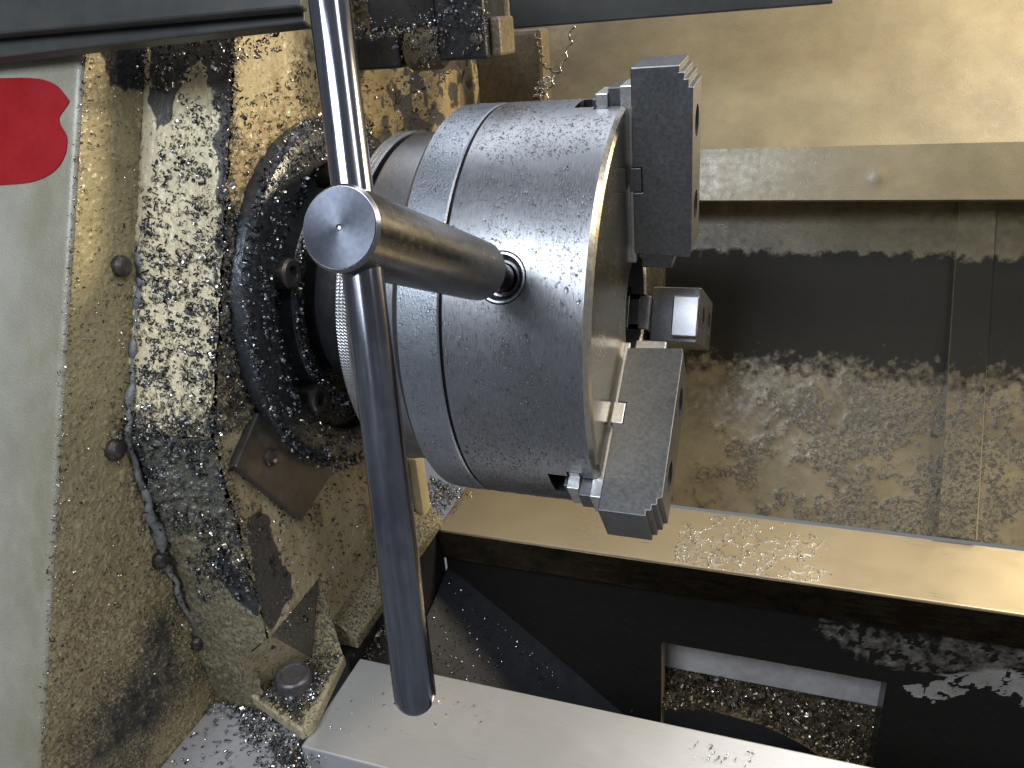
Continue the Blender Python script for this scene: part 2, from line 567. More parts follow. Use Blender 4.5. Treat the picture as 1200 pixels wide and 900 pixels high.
def scatter(poly, n, lift=0.0006, dens=None, grow=1.0):
    """n random points in a planar 3D polygon (first three points span the plane)"""
    poly = np.asarray(poly, float)
    o = poly[0]; e1 = poly[1] - o; e1 /= np.linalg.norm(e1)
    nn = np.cross(e1, poly[2] - o); nn /= np.linalg.norm(nn); e2 = np.cross(nn, e1)
    if nn @ (CAM - o) < 0: nn = -nn
    p2 = np.stack([(poly - o) @ e1, (poly - o) @ e2], 1)
    lo, hi = p2.min(0), p2.max(0)
    out = []
    tot = 0
    while tot < n:
        c = rng.uniform(lo, hi, (n * 3, 2))
        d = poly_dist(c, p2)
        c = c[d > 0]
        P = o + c[:, :1] * e1 + c[:, 1:] * e2
        if dens is not None:
            k = rng.random(len(P)) < dens(P)
            P = P[k]
        out.append(P); tot += len(P)
    P = np.concatenate(out)[:n]
    return P + nn * (lift + np.abs(rng.normal(0, lift, (len(P), 1))))


def along(path, n, spread, seed=0):
    path = np.asarray(path, float)
    seg = np.linalg.norm(np.diff(path, axis=0), axis=1); cum = np.r_[0, np.cumsum(seg)]
    t = rng.uniform(0, cum[-1], n)
    P = np.stack([np.interp(t, cum, path[:, i]) for i in range(3)], 1)
    return P + rng.normal(0, 1, (n, 3)) * np.asarray(spread)


# ------------------------------------------------------------------ planes of the machine
X4, X1 = -0.215, -0.278           # headstock end face, side panel
ZB = -0.25                         # bed tops
TOP, KNEE, BASE = (-0.026, 0.2445), (-0.1537, -0.0341), (-0.1537, -0.262)   # headstock front profile (y, z)
SL = np.array([0, TOP[0] - KNEE[0], TOP[1] - KNEE[1]]); SL_LEN = np.linalg.norm(SL); SL /= SL_LEN
SN = np.array([0, -SL[2], SL[1]])   # outward normal of the slope
p4 = lambda x, y: at(x, y, NX, X4)
p1 = lambda x, y: at(x, y, NX, X1)
ps = lambda x, y, o=0.0: at(x, y, SN, SN @ np.array([0, *KNEE]) + o)
pf = lambda x, y: at(x, y, NY, KNEE[0])


def polymask(P, axes, loop, seed, wob=0.006, sc=70, soft=0.004):
    d = poly_dist(P[:, axes], np.array([[q[a] for a in axes] for q in loop]))
    d = d + (fbm(P, sc, seed) - 0.5) * 2 * wob
    return sm(d, -soft, soft)


# ================================================================== rear guard
G0 = np.array([0.150, -0.249]); GD = np.array([math.sin(R(30)), math.cos(R(30))])
guard = thing('rear_guard', 'cream painted sheet metal guard with a long ledge behind the chuck', 'guard')
LOW1 = np.array([0.2945, 0.0])
LIP, BAND, UPP = np.array([0.246, 0.0120]), np.array([0.262, 0.0535]), np.array([0.545, 0.395])


def strip(a, b):
    def fn(u, v):
        return np.stack([u, a[0] + (b[0] - a[0]) * v, a[1] + (b[1] - a[1]) * v], 1)
    d = np.array(b) - np.array(a)
    n = np.array([0, -d[1], d[0]]); n /= np.linalg.norm(n)
    return fn, n


GX0, GX1 = -0.215, 0.62
fn, nrm = strip(G0, LOW1)


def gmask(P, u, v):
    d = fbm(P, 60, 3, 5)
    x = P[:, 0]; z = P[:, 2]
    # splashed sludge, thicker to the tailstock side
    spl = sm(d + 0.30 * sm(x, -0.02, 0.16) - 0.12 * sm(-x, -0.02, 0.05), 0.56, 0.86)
    ledge_shade = sm(z + 0.030 * (fbm(P, 120, 17) - 0.5), -0.200, -0.080) * (1 - sm(z + 0.012 * (fbm(P, 160, 18) - 0.5), -0.056, -0.022))  # shade under the ledge painted in, together with a dark sludge film
    return np.stack([ledge_shade * 1.0, np.clip(0.35 + 0.4 * fbm(P, 25, 9) + 1.0 * ledge_shade + 1.2 * sm(z, -0.20, -0.10), 0, 1), 1.5 * spl * (1 - sm(z, -0.16, -0.11))], 1)  # grime weight also rises towards the lip to deepen that painted shade


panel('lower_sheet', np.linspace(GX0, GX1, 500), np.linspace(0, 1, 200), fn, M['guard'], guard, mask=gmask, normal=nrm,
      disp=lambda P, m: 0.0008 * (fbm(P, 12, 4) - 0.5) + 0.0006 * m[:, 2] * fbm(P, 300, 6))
fn, nrm = strip(LIP, BAND)
panel('ledge_band', np.linspace(GX0, GX1, 260), np.linspace(0, 1, 30), fn, M['guard'], guard, normal=nrm,
      mask=lambda P, u, v: np.stack([0 * u, 0.2 + 0.3 * fbm(P, 30, 2), 0 * u], 1),
      disp=lambda P, m: 0.0012 * np.exp(-((P[:, 0] - 0.155) ** 2 + (P[:, 2] - 0.03) ** 2) / 0.006 ** 2) + 0.0006 * (fbm(P, 14, 5) - 0.5))
fn, nrm = strip(BAND, UPP)
panel('upper_sheet', np.linspace(GX0, GX1, 260), np.linspace(0, 1, 160), fn, M['guard'], guard, normal=nrm,
      mask=lambda P, u, v: np.stack([0 * u, 0.15 + 0.7 * sm(-P[:, 0], -0.02, 0.16) + 0.2 * fbm(P, 20, 8), 0.0 * u], 1),
      disp=lambda P, m: 0.001 * (fbm(P, 9, 7) - 0.5))
fn, nrm = strip(LIP, LOW1 + [0.003, 0.004])
mesh_obj('ledge_underside', [(GX0, *LIP), (GX1, *LIP), (GX1, 0.300, -0.002), (GX0, 0.300, -0.002)], [(0, 1, 2, 3)], M['guard'], guard)
# overlapping seam strip of the lower sheet
a, b = np.array([0.2232, *(G0 + GD * 0.002)]), np.array([0.2232, *(G0 + GD * 0.286)])
gn = np.array([0, -GD[1], GD[0]])
loop = [a, a + [0.029, 0, 0], b + [0.027, 0, 0], b]
prism('seam_strip', [p_ + gn * 0.0005 for p_ in loop], gn * 0.0045, M['guard'], guard)
sfn = lambda u, v: np.stack([u, a[1] + (b[1] - a[1]) * v, a[2] + (b[2] - a[2]) * v], 1) + gn[None] * 0.0054
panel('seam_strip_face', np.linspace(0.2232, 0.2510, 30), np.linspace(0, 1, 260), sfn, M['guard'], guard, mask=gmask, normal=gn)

# ================================================================== lathe bed
bed = thing('lathe_bed', 'lathe bed with two flat ground ways and a black sludge covered well between', 'machine bed')
XE = 0.62
RY0, RY1, FY0, FY1 = 0.0665, 0.1475, -0.176, -0.096


def way_mask(P, u, v):
    return np.zeros((len(P), 3))


M['warmway'] = mat_steel('warm_lit_way_steel', (0.54, 0.46, 0.32), 0.32, 0, 'Z', (0.05, 1, 1), 900, 0.03, 0, 400, 0.05, metal=0.6)  # warm reflection of the lamp-lit guard is put into the steel colour
M['wayside'] = mat_steel('dark_way_side', (0.36, 0.30, 0.22), 0.28, 0, 'Z', (0.15, 1, 1), 300, 0.04, 0, 400, 0.3, dark=(0.05, 0.045, 0.04), darkamt=0.8)  # darker and browner than the way top, with dark blotches
box('rear_way', (-0.200, RY0, -0.2815), (XE, RY1, ZB), M['warmway'], bed, 0.0012)
box('way_side', (-0.1992, RY0 - 0.0004, -0.2818), (XE, RY0 + 0.002, ZB - 0.0022), M['wayside'], bed, 0)
box('front_way', (-0.1905, FY0, -0.2815), (XE, FY1, ZB), M['way'], bed, 0.0012)
box('front_way_wall', (-0.1905, FY0 + 0.010, -0.52), (XE, FY1 - 0.012, -0.2817), M['black'], bed, 0.002)
# rear inner wall with its chip window
HX0, HX1, HZ0, HZ1 = 0.0062, 0.1910, -0.4800, -0.3475
WY, WT = 0.0760, 0.022
us = np.unique(np.r_[np.linspace(-0.199, XE, 420), HX0, HX1]); vz = np.unique(np.r_[np.linspace(-0.52, -0.2817, 150), HZ0, HZ1])
pw = lambda x, y: at(x, y, NY, WY)
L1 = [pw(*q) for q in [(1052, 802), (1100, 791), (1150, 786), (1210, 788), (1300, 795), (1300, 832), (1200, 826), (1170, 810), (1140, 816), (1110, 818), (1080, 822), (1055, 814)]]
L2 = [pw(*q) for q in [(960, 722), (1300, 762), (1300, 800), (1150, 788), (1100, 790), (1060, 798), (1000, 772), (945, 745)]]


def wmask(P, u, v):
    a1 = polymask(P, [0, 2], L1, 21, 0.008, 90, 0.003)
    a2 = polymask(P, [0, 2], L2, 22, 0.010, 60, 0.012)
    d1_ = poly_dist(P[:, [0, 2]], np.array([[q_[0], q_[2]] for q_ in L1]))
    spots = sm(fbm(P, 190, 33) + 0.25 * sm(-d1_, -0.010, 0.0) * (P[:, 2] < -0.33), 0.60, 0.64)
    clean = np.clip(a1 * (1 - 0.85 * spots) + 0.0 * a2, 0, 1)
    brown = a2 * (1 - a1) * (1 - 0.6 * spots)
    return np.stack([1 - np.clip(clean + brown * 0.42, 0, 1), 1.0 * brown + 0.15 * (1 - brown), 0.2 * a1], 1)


hole = lambda u, v: ~((u > HX0) & (u < HX1) & (v > HZ0) & (v < HZ1))
panel('rear_wall', us, vz, lambda u, v: np.stack([u, np.full(len(u), WY), v], 1), M['wall'], bed, keep=hole, mask=wmask, normal=(0, -1, 0),
      disp=lambda P, m: 0.0010 * m[:, 0] * fbm(P, 180, 12))
hy = WY + WT
mesh_obj('window_jamb', [(HX0, WY, HZ0), (HX0, hy, HZ0), (HX0, hy, HZ1), (HX0, WY, HZ1)], [(0, 1, 2, 3)], mat_plain('pale_tan_jamb', (0.46, 0.37, 0.22), 0.5, 0, 0.35, 150, 0.4), bed)
mesh_obj('window_jamb', [(HX1, WY, HZ0), (HX1, hy, HZ0), (HX1, hy, HZ1), (HX1, WY, HZ1)], [(0, 1, 2, 3)], M['black'], bed)
mesh_obj('window_head', [(HX0, WY, HZ1), (HX1, WY, HZ1), (HX1, hy, HZ1), (HX0, hy, HZ1)], [(0, 1, 2, 3)], M['black'], bed)
mesh_obj('window_sill', [(HX0, WY, HZ0), (HX1, WY, HZ0), (HX1, hy, HZ0), (HX0, hy, HZ0)], [(0, 1, 2, 3)], M['black'], bed)
# end wall under the headstock, sloping chute, well floor
box('end_wall', (-0.30, FY1 - 0.001, -0.52), (-0.2003, WY, -0.2505), M['cast'], bed, 0.002)


def chute(u, v):
    x = -0.199 + 0.215 * u
    return np.stack([x, FY1 - 0.01 + (WY - FY1 + 0.009) * v, -0.300 - 0.190 * u ** 1.05 - 0.02 * np.sin(v * 3.1)], 1)


panel('chip_chute', np.linspace(0, 1, 80), np.linspace(0, 1, 60), chute, M['sump'], bed, normal=(0.6, 0, 0.8), disp=lambda P, m: 0.0015 * fbm(P, 90, 40))
box('well_floor', (-0.2, FY1 - 0.02, -0.53), (XE, 0.35, -0.52), M['black'], bed, 0)
# plate behind the window
M['zinc'] = mat_plain('dull_zinc_sheet', (0.52, 0.50, 0.51), 0.5, 0.0, 0.25, 110, 0.3)
zz = at(800, 787, NY, 0.112)[2]
zz2 = at(1035, 828, NY, 0.112)[2]
mesh_obj('deflector_plate', *box_vf((-0.02, 0.112, (zz + zz2) / 2), (0.25, 0.116, -0.315)), M['zinc'], bed, bevel=0.001)

# ================================================================== drip tray before the headstock
tray = mesh_obj('drip_tray', *box_vf((X1 + 0.001, -0.36, -0.2605), (-0.1985, KNEE[0] - 0.0015, -0.256)), mat_plain('grey_tray_paint', (0.34, 0.335, 0.345), 0.36, 0.0, 0.12, 200, 0.1), bevel=0.001)
tag(tray, 'grey flat tray sprinkled with fine chips in front of the headstock foot', 'tray')

# ================================================================== headstock
head = thing('lathe_headstock', 'cream painted cast headstock crusted with swarf and oily sludge', 'headstock')
core = [(-0.012, 0.235), (KNEE[0] + 0.006, KNEE[1] - 0.0), (BASE[0] + 0.006, -0.2), (-0.09, -0.2), (0.07, -0.2), (0.07, -0.12), (0.30, -0.12), (0.30, 0.235)]
prism('casting_core', [(X1 - 0.03, y, z) for y, z in core], (X4 - X1 + 0.026, 0, 0), M['cast'], head)

# --- front slope
iron_s = [[ps(*q) for q in poly] for poly in (
    [(176, 40), (275, 30), (272, 76), (238, 70), (214, 90), (200, 135), (182, 160), (172, 120)],
    [(238, 70), (272, 60), (270, 260), (258, 300), (254, 170), (262, 140), (246, 118)])]


def smask(P, u, v):
    axes = [0, 2]
    r = np.zeros(len(P))
    for i, lp in enumerate(iron_s):
        r = np.maximum(r, polymask(P, axes, lp, 50 + i, 0.006, 110, 0.003))
    edge = sm(-v, -0.10, 0.0)
    rt = sm(P[:, 0], X4 - 0.010, X4)
    cl = sm(fbm(P * [1, 1, 0.7], 55, 60), 0.46, 0.66)
    g = 0.25 * fbm(P, 30, 61) + 0.5 * sm(P[:, 2], 0.10, 0.17) * (1 - r)
    b = 0.16 + 0.22 * cl * sm(-P[:, 2], -0.16, -0.07) + 0.7 * edge + 0.3 * rt
    return np.stack([r, g, b], 1)


def slope(u, v):
    return np.stack([u, KNEE[0] + SL[1] * SL_LEN * v, KNEE[1] + SL[2] * SL_LEN * v], 1)


panel('front_slope', np.linspace(X1, X4, 170), np.linspace(0, 1, 760), slope, M['slope'], head, mask=smask, normal=SN,
      disp=lambda P, m: 0.0036 * np.clip(m[:, 2], 0.15, 1) * sm(fbm(P * [1, 1, 0.6], 330, 62, 3), 0.40, 0.75) - 0.0008 * m[:, 0] + 0.0008 * fbm(P, 60, 63))

# --- lower front
iron_f = [pf(*q) for q in [(242, 655), (262, 648), (300, 690), (306, 728), (285, 712), (262, 690)]]


def fmask(P, u, v):
    r = polymask(P, [0, 2], iron_f, 70, 0.004, 120, 0.002)
    up = sm(P[:, 2], -0.13, -0.07)
    return np.stack([r, 0.55 + 0.4 * up, 0.35 + 0.65 * up + 0.3 * (fbm(P, 60, 71) - 0.5)], 1)


panel('front_face', np.linspace(X1, X4, 110), np.linspace(BASE[1], KNEE[1], 330), lambda u, v: np.stack([u, np.full(len(u), KNEE[0]), v], 1), M['lower'], head, mask=fmask, normal=(0, -1, 0),
      keep=lambda u, v: ~((u > -0.232) & (v < np.interp(u, [-0.232, X4], [at(283, 775, NX, -0.232)[2], p4(318, 745)[2]]))),
      disp=lambda P, m: 0.0036 * np.clip(m[:, 2], 0.15, 1) * sm(fbm(P, 300, 72, 3), 0.40, 0.75) - 0.0008 * m[:, 0])

# --- end face
iron_4 = [[p4(*q) for q in poly] for poly in (
    [(289, 610), (300, 602), (318, 606), (322, 640), (334, 660), (346, 692), (322, 736), (312, 740), (298, 690)],)]
dark_4 = [[p4(*q) for q in poly] for poly in (
    [(262, 240), (285, 260), (296, 330), (300, 420), (318, 470), (300, 500), (262, 500), (258, 400)],
    [(330, 40), (360, 30), (640, 20), (640, 170), (430, 180), (400, 120), (350, 90)])]
pocket4 = np.array([p4(*q)[1:] for q in [(374, 676), (318, 745), (262, 800), (262, 960), (470, 960), (399, 758)]])


def emask(P, u, v):
    r = np.zeros(len(P))
    for i, lp in enumerate(iron_4):
        r = np.maximum(r, polymask(P, [1, 2], lp, 80 + i, 0.004, 130, 0.002))
    d1 = polymask(P, [1, 2], dark_4[0], 84, 0.012, 60, 0.010)
    d2 = polymask(P, [1, 2], dark_4[1], 85, 0.02, 40, 0.02)
    rad = np.hypot(P[:, 1], P[:, 2])
    ringd = sm(-rad, -0.150, -0.120)
    n = fbm(P, 40, 86)
    streak = fbm(P * [1, 2.5, 0.5], 40, 87)
    low = sm(-P[:, 2], 0.10, 0.16)
    g = 0.25 + 0.55 * sm(streak, 0.40, 0.62) * (1 - 0.6 * low) + 0.5 * d2 + 0.5 * ringd
    b = 0.15 + 0.85 * d1 + 0.4 * ringd * n + 0.4 * sm(fbm(P, 55, 88), 0.52, 0.7)
    edge = sm(-P[:, 1] + (P[:, 2] - KNEE[1]) * (SL[1] / SL[2]) * (P[:, 2] > KNEE[1]) - 0.0, -KNEE[0] - 0.012, -KNEE[0])
    b = b + 0.5 * edge
    back = sm(P[:, 1], 0.02, 0.12)
    g = g + 0.5 * back
    r = np.maximum(r, np.maximum(0.62 * d2, 0.8 * back) * sm(fbm(P, 90, 89), 0.36, 0.6))
    return np.stack([r, g, b], 1)


def ekeep(u, v):
    lim = np.where(v > KNEE[1], KNEE[0] + (v - KNEE[1]) * (SL[1] / SL[2]), KNEE[0])
    k = (u > lim - 0.0003)
    k &= ~((v < -0.155) & (u > 0.074))
    k &= ~(poly_dist(np.stack([u, v], 1), pocket4) > 0)
    return k


panel('end_face', np.r_[np.linspace(-0.1545, 0.09, 330), np.linspace(0.093, 0.38, 90)], np.linspace(-0.248, 0.2445, 640), lambda u, v: np.stack([np.full(len(u), X4), u, v], 1), M['end'], head,
      keep=ekeep, mask=emask, normal=(1, 0, 0), disp=lambda P, m: 0.0034 * np.clip(m[:, 2], 0.1, 1) * sm(fbm(P, 300, 90, 3), 0.40, 0.75) - 0.0008 * m[:, 0] + 0.0006 * fbm(P, 50, 91))

# --- pocket with the holding-down bolt
ZF = -0.2405
pz = lambda x, y: at(x, y, NZ, ZF)
Tp = p4(374, 676); Rp = p4(399, 758); Lp = p4(318, 745)
Ll = at(283, 775, NX, -0.232); Lf = pz(292, 815)
K = pz(366, 772)
Rf = pz(402, 768)


def tri_panel(name, pts, mat, wear=(0, 0.5, 0.5)):
    o = mesh_obj(name, pts, [tuple(range(len(pts)))], mat, head)
    at_ = o.data.attributes.new('wear', 'FLOAT_COLOR', 'POINT')
    for d in at_.data: d.color = (*wear, 1)
    bm = bmesh.new(); bm.from_mesh(o.data); bmesh.ops.triangulate(bm, faces=bm.faces)
    bmesh.ops.subdivide_edges(bm, edges=bm.edges, cuts=7, use_grid_fill=True)
    bm.to_mesh(o.data); bm.free()
    return o


tri_panel('pocket_wall', [Tp, Lp, K], M['lower'], (0.45, 0.9, 0.9))
tri_panel('pocket_wall', [Lp, Ll, Lf, K], M['end'], (0.2, 0.6, 0.45))
tri_panel('pocket_wall', [Tp, K, Rf, Rp], M['end'], (0.35, 0.7, 0.7))
foot_loop = [pz(287, 790), pz(295, 816), pz(352, 857), pz(366, 847), pz(404, 768), pz(380, 740), pz(330, 740)]
o = prism('foot_pad', foot_loop, (0, 0, -0.0095), M['end'], head, bevel=0.0015)
at_ = o.data.attributes.new('wear', 'FLOAT_COLOR', 'POINT')
for d in at_.data: d.color = (0.1, 0.4, 0.45, 1)
fy0 = Rp[1] - 0.004
fl = [(X4 - 0.002, fy0, -0.224), (-0.1985, fy0, -0.2375), (-0.196, fy0, -0.2405), (-0.196, fy0, -0.2495), (X4 - 0.002, fy0, -0.2495)]
o = prism('foot_flange', fl, (0, 0.073 - fy0, 0), M['end'], head, bevel=0.0012)
at_ = o.data.attributes.new('wear', 'FLOAT_COLOR', 'POINT')
for d in at_.data: d.color = (0.0, 0.5, 0.7, 1)
bc = at(347, 805, NZ, ZF)
ob = lathe('foot_bolt', [(-0.002, 0.0165), (0.002, 0.0165), (0.002, 0.0120), (0.0125, 0.0118), (0.0140, 0.0105), (0.0140, 0.0085), (0.0128, 0.0078), (0.0126, 0.0)], M['bolt'], head, 40, bc, (0.05, -0.05, 1))
box('corner_rib', (X4, 0.0585, -0.2485), (-0.2065, 0.0745, -0.172), M['end'], head, 0.0015)
o = bpy.data.objects['corner_rib']
at_ = o.data.attributes.new('wear', 'FLOAT_COLOR', 'POINT')
for d in at_.data: d.color = (0.0, 0.1, 0.05, 1)
# --- cover plate beside the bearing cap
XP = X4 + 0.007
pp = lambda x, y: at(x, y, NX, XP)
cp = prism('cover_plate', [pp(303, 484), pp(277, 547), pp(354, 610), pp(392, 552), pp(360, 490)], (-0.0065, 0, 0), mat_plain('oily_bare_plate', (0.085, 0.08, 0.075), 0.36, 0.4, 0.45, 120, 0.3), head, bevel=0.001)
lathe('plate_screw', [(0, 0.006), (0.0015, 0.0058), (0.0022, 0.0048), (0.0005, 0.0034), (0.0003, 0.0)], M['screw'], cp, 24, pp(317, 536), (1, 0, 0))
# --- bearing cap
cap = lathe('bearing_cap', [(-0.216, 0.1215), (-0.206, 0.1205), (-0.2025, 0.118), (-0.2005, 0.113), (-0.2000, 0.0975), (-0.2010, 0.0955), (-0.2100, 0.0940), (-0.2105, 0.0800),
                            (-0.2015, 0.0785), (-0.1990, 0.0765), (-0.1985, 0.0700), (-0.2060, 0.0680), (-0.2070, 0.0600)], M['cap'], head, 160, closed=False)
for k in range(6):
    t = R(212 + 60 * k)
    o = lathe('cap_bolt', [(-0.006, 0.0095), (0.008, 0.0095), (0.0095, 0.008), (0.0095, 0.005), (0.006, 0.0045), (0.006, 0.0)], M['screw'], cap, 28, (-0.2045, math.cos(t) * 0.0865, math.sin(t) * 0.0865), (1, 0, 0))
# --- sealant bead where the casting passes through the side panel
seam = [(188, 92), (178, 150), (168, 250), (160, 380), (149, 508), (164, 560), (180, 605), (196, 660), (212, 700), (236, 742), (246, 770), (262, 800)]
path = []
for (x, y) in seam:
    q = p1(x, y); path.append(q)
path = np.array(path)
seg = np.r_[0, np.cumsum(np.linalg.norm(np.diff(path, axis=0), axis=1))]
tt = np.linspace(0, seg[-1], 150)
P = np.stack([np.interp(tt, seg, path[:, i]) for i in range(3)], 1)
P[:, 0] += 0.003
P[:, 1] -= 0.003
P += (np.stack([fbm(P, 90, 100 + i) for i in range(3)], 1) - 0.5) * 0.006
rad = 0.0014 + 0.0036 * sm(fbm(P, 160, 104), 0.3, 0.7) * fbm(P, 60, 105)
tube('sealant_bead', P, rad, M['seal'], head, 12, 0.25, 3)

# ================================================================== side cover of the machine
cover = thing('machine_cover', 'cream machine cover sheet with part of a red painted mark', 'cover')
E0, E1 = p1(100, 65), p1(50, 890)
ED = (E1 - E0) / np.linalg.norm(E1 - E0)
Et, Eb = E0 - ED * 0.12, E1 + ED * 0.10
stain = [p1(*q) for q in [(172, 735), (190, 712), (212, 716), (216, 760), (240, 790), (150, 900), (90, 910), (110, 820), (150, 780)]]
smear = [p1(*q) for q in [(100, 50), (200, 40), (196, 100), (180, 112), (160, 108), (130, 100), (118, 70)]]


def c1mask(P, u, v):
    st = polymask(P, [1, 2], stain, 110, 0.018, 50, 0.020)
    sr = polymask(P, [1, 2], smear, 112, 0.008, 80, 0.006)
    seam_d = np.full(len(P), 9.0)
    for q in path: seam_d = np.minimum(seam_d, np.hypot(P[:, 1] - q[1], P[:, 2] - q[2]))
    ns = sm(-seam_d, -0.022, -0.002)
    low = sm(-P[:, 2], 0.02, 0.12)
    n = fbm(P, 45, 113)
    return np.stack([np.clip(1.1 * sr + 0.62 * st * sm(fbm(P, 80, 115), 0.20, 0.45), 0, 1), 0.40 + 0.4 * n + 0.2 * low + 0.8 * st, 0.15 + 0.5 * st + 0.5 * ns * n * 1.6 + 0.25 * low + 0.5 * sr], 1)


def c1(u, v):
    # u runs back from the slanted edge, v along it
    e = Et + (Eb - Et) * v[:, None]
    return e + u[:, None] * np.array([0, 1.0, 0])


panel('side_panel', np.linspace(0, 0.20, 260), np.linspace(0, 1, 760), c1, M['side'], cover, mask=c1mask, normal=(1, 0, 0),
      disp=lambda P, m: 0.0015 * sm(fbm(P, 480, 116, 3), 0.40, 0.75) * (0.25 + m[:, 2]))
# slanted front sheet, rounded into the side panel
cn = np.cross(ED, [1.0, 0, 0]); cn /= np.linalg.norm(cn)
if cn[1] > 0: cn = -cn


def c0(u, v):
    e = Et + (Eb - Et) * v[:, None]
    r = 0.005
    a = np.clip(u / (r * 1.5708), 0, 1) * (math.pi / 2)
    x = -r * (1 - np.cos(a)) * 0 - r * np.sin(a) * 0
    fl = np.maximum(u - r * 1.5708, 0)
    px_ = X1 - r * (1 - np.cos(a)) - fl
    dn = r * np.sin(a) - r
    return np.stack([px_, e[:, 1], e[:, 2]], 1) + cn[None] * (dn + 0.0015)[:, None]


def c0mask(P, u, v):
    g = 0.75 * sm(-u, -0.060, -0.012) * (0.4 + fbm(P * [1, 0.25, 0.25], 60, 120)) + 0.1
    return np.stack([0 * u, g, 0.0 * u], 1)


panel('front_sheet', np.r_[np.linspace(0, 0.016, 12), np.linspace(0.018, 0.42, 120)], np.linspace(0, 1, 260), c0, M['cover'], cover, mask=c0mask, normal=cn)
pc = lambda x, y, o=0.0: at(x, y, cn, cn @ Et + 0.0015 + o)
red = [(-40, 90), (0, 92), (30, 91), (52, 93), (66, 99), (74, 108), (80, 116), (82, 119), (76, 128), (70, 136), (69, 142), (73, 150), (79, 159), (79, 172), (76, 184), (69, 196), (57, 206), (40, 213), (20, 216), (-40, 219)]
for _ in range(2):
    red = [q_ for (a_, b_) in zip(red, red[1:] + red[:1]) for q_ in ((a_[0] * .75 + b_[0] * .25, a_[1] * .75 + b_[1] * .25), (a_[0] * .25 + b_[0] * .75, a_[1] * .25 + b_[1] * .75))]
prism('red_mark', [pc(x, y, 0.0002) for x, y in red], cn * 0.0004, M['red'], cover)
for x, y, r in ((140, 312, 0.0065), (133, 527, 0.0068), (186, 656, 0.006), (229, 752, 0.0055)):
    q = p1(x, y)
    lathe('panel_screw', [(0, r), (0.003, r * 0.95), (0.0055, r * 0.65), (0.0065, r * 0.25), (0.0065, 0)], M['screw'], cover, 28, q, (1, 0, 0.05))

# ================================================================== dark guard above the headstock
tg = thing('upper_guard', 'dark grey sheet metal guard with a seam above the headstock', 'guard')
prism('lower_flange', [ps(-160, 86, 0.056), ps(356, 26, 0.056), ps(356, -120, 0.056), ps(-160, -120, 0.056)], -SN * 0.008, M['dark'], tg, bevel=0.001)
prism('front_plate', [ps(-160, 54, 0.064), ps(352, 8, 0.064), ps(352, -40, 0.064), ps(352, -130, 0.064), ps(-160, -130, 0.064)], -SN * 0.006, M['dark'], tg, bevel=0.0012)

# ================================================================== coolant bracket over the hub
br = thing('coolant_bracket', 'grimy dark steel block and square bar fixed high on the headstock', 'bracket')
py_ = lambda x, y, d: at(x, y, NY, d)
d0 = 0.060
a = py_(398, 46, d0); b = py_(470, 80, d0)
box('square_bar', (X4 - 0.003, d0, b[2]), (b[0], d0 + 0.026, a[2] + 0.001), M['cast'], br, 0.002)
a = py_(466, 34, d0 - 0.004); b = py_(512, 84, d0 - 0.004)
zc = (a[2] + b[2]) / 2; rr = (a[2] - b[2]) / 2
lathe('collar', [(a[0], rr * 0.9), (a[0] + 0.002, rr), (b[0] - 0.003, rr * 0.97), (b[0], rr * 0.85)], M['tan'], br, 12, (0, d0 + 0.012, zc), (1, 0, 0), sharp=40)
a = py_(500, -70, d0 - 0.012); b = py_(571, 69, d0 - 0.012)
box('end_block', (a[0], d0 - 0.012, b[2]), (b[0], d0 + 0.03, a[2]), M['cast'], br, 0.002)
lathe('block_screw', [(0, 0.0045), (0.001, 0.0044), (0.0022, 0.0035), (0.0025, 0.0)], M['screw'], br, 20, py_(558, 45, d0 - 0.012), (0, -1, 0))
a = py_(572, 20, d0 - 0.004); b = py_(588, 66, d0 - 0.004)
box('end_lug', (a[0], d0 - 0.004, b[2]), (b[0], d0 + 0.026, a[2]), M['tan'], br, 0.002)
a = py_(415, -90, d0 + 0.012); b = py_(505, 33, d0 + 0.012)
box('upper_block', (a[0], d0 + 0.012, b[2]), (b[0] + 0.004, d0 + 0.05, a[2]), M['cast'], br, 0.003)

# column behind the bracket, rail under the top of the frame
dcol = 0.270
a = py_(545, -60, dcol); b = py_(640, 160, dcol)
colm = box('guard_column', (a[0], dcol, b[2]), (py_(636, 60, dcol)[0], dcol + 0.025, py_(600, 36, dcol)[2]), M['tan'], None, 0.004)
tag(colm, 'rough tan upright plate behind the chuck beside the rear guard', 'column')
a = py_(545, -60, dcol + 0.004)
colt = box('guard_post', (a[0], dcol + 0.004, py_(600, 40, dcol)[2] - 0.03), (py_(595, 20, dcol)[0], dcol + 0.022, a[2] + 0.1), M['tan'], None, 0.003)
tag(colt, 'narrow tan post rising behind the dark coolant bracket', 'post')
dr = 0.20
a = py_(598, 31, dr); b = py_(976, 8, dr)
rail = box('guard_rail', (a[0], dr, (a[2] + b[2]) / 2), (b[0], dr + 0.035, a[2] + 0.07), M['dark'], None, 0.0015)
tag(rail, 'dark grey box rail running across above the chuck jaws', 'rail')

# ================================================================== spindle hub
hub = thing('spindle_hub', 'dark oily spindle nose with a knurled ring behind the chuck', 'hub')
lathe('spindle_nose', [(-0.212, 0.058), (-0.196, 0.060), (-0.194, 0.064), (-0.156, 0.066), (-0.152, 0.090), (-0.1505, 0.092)], M['cast'], hub, 128)
lathe('spacer_ring', [(-0.1405, 0.100), (-0.1400, 0.1085), (-0.1385, 0.1095), (-0.1150, 0.1095), (-0.1095, 0.105)], M['hub'], hub, 160)
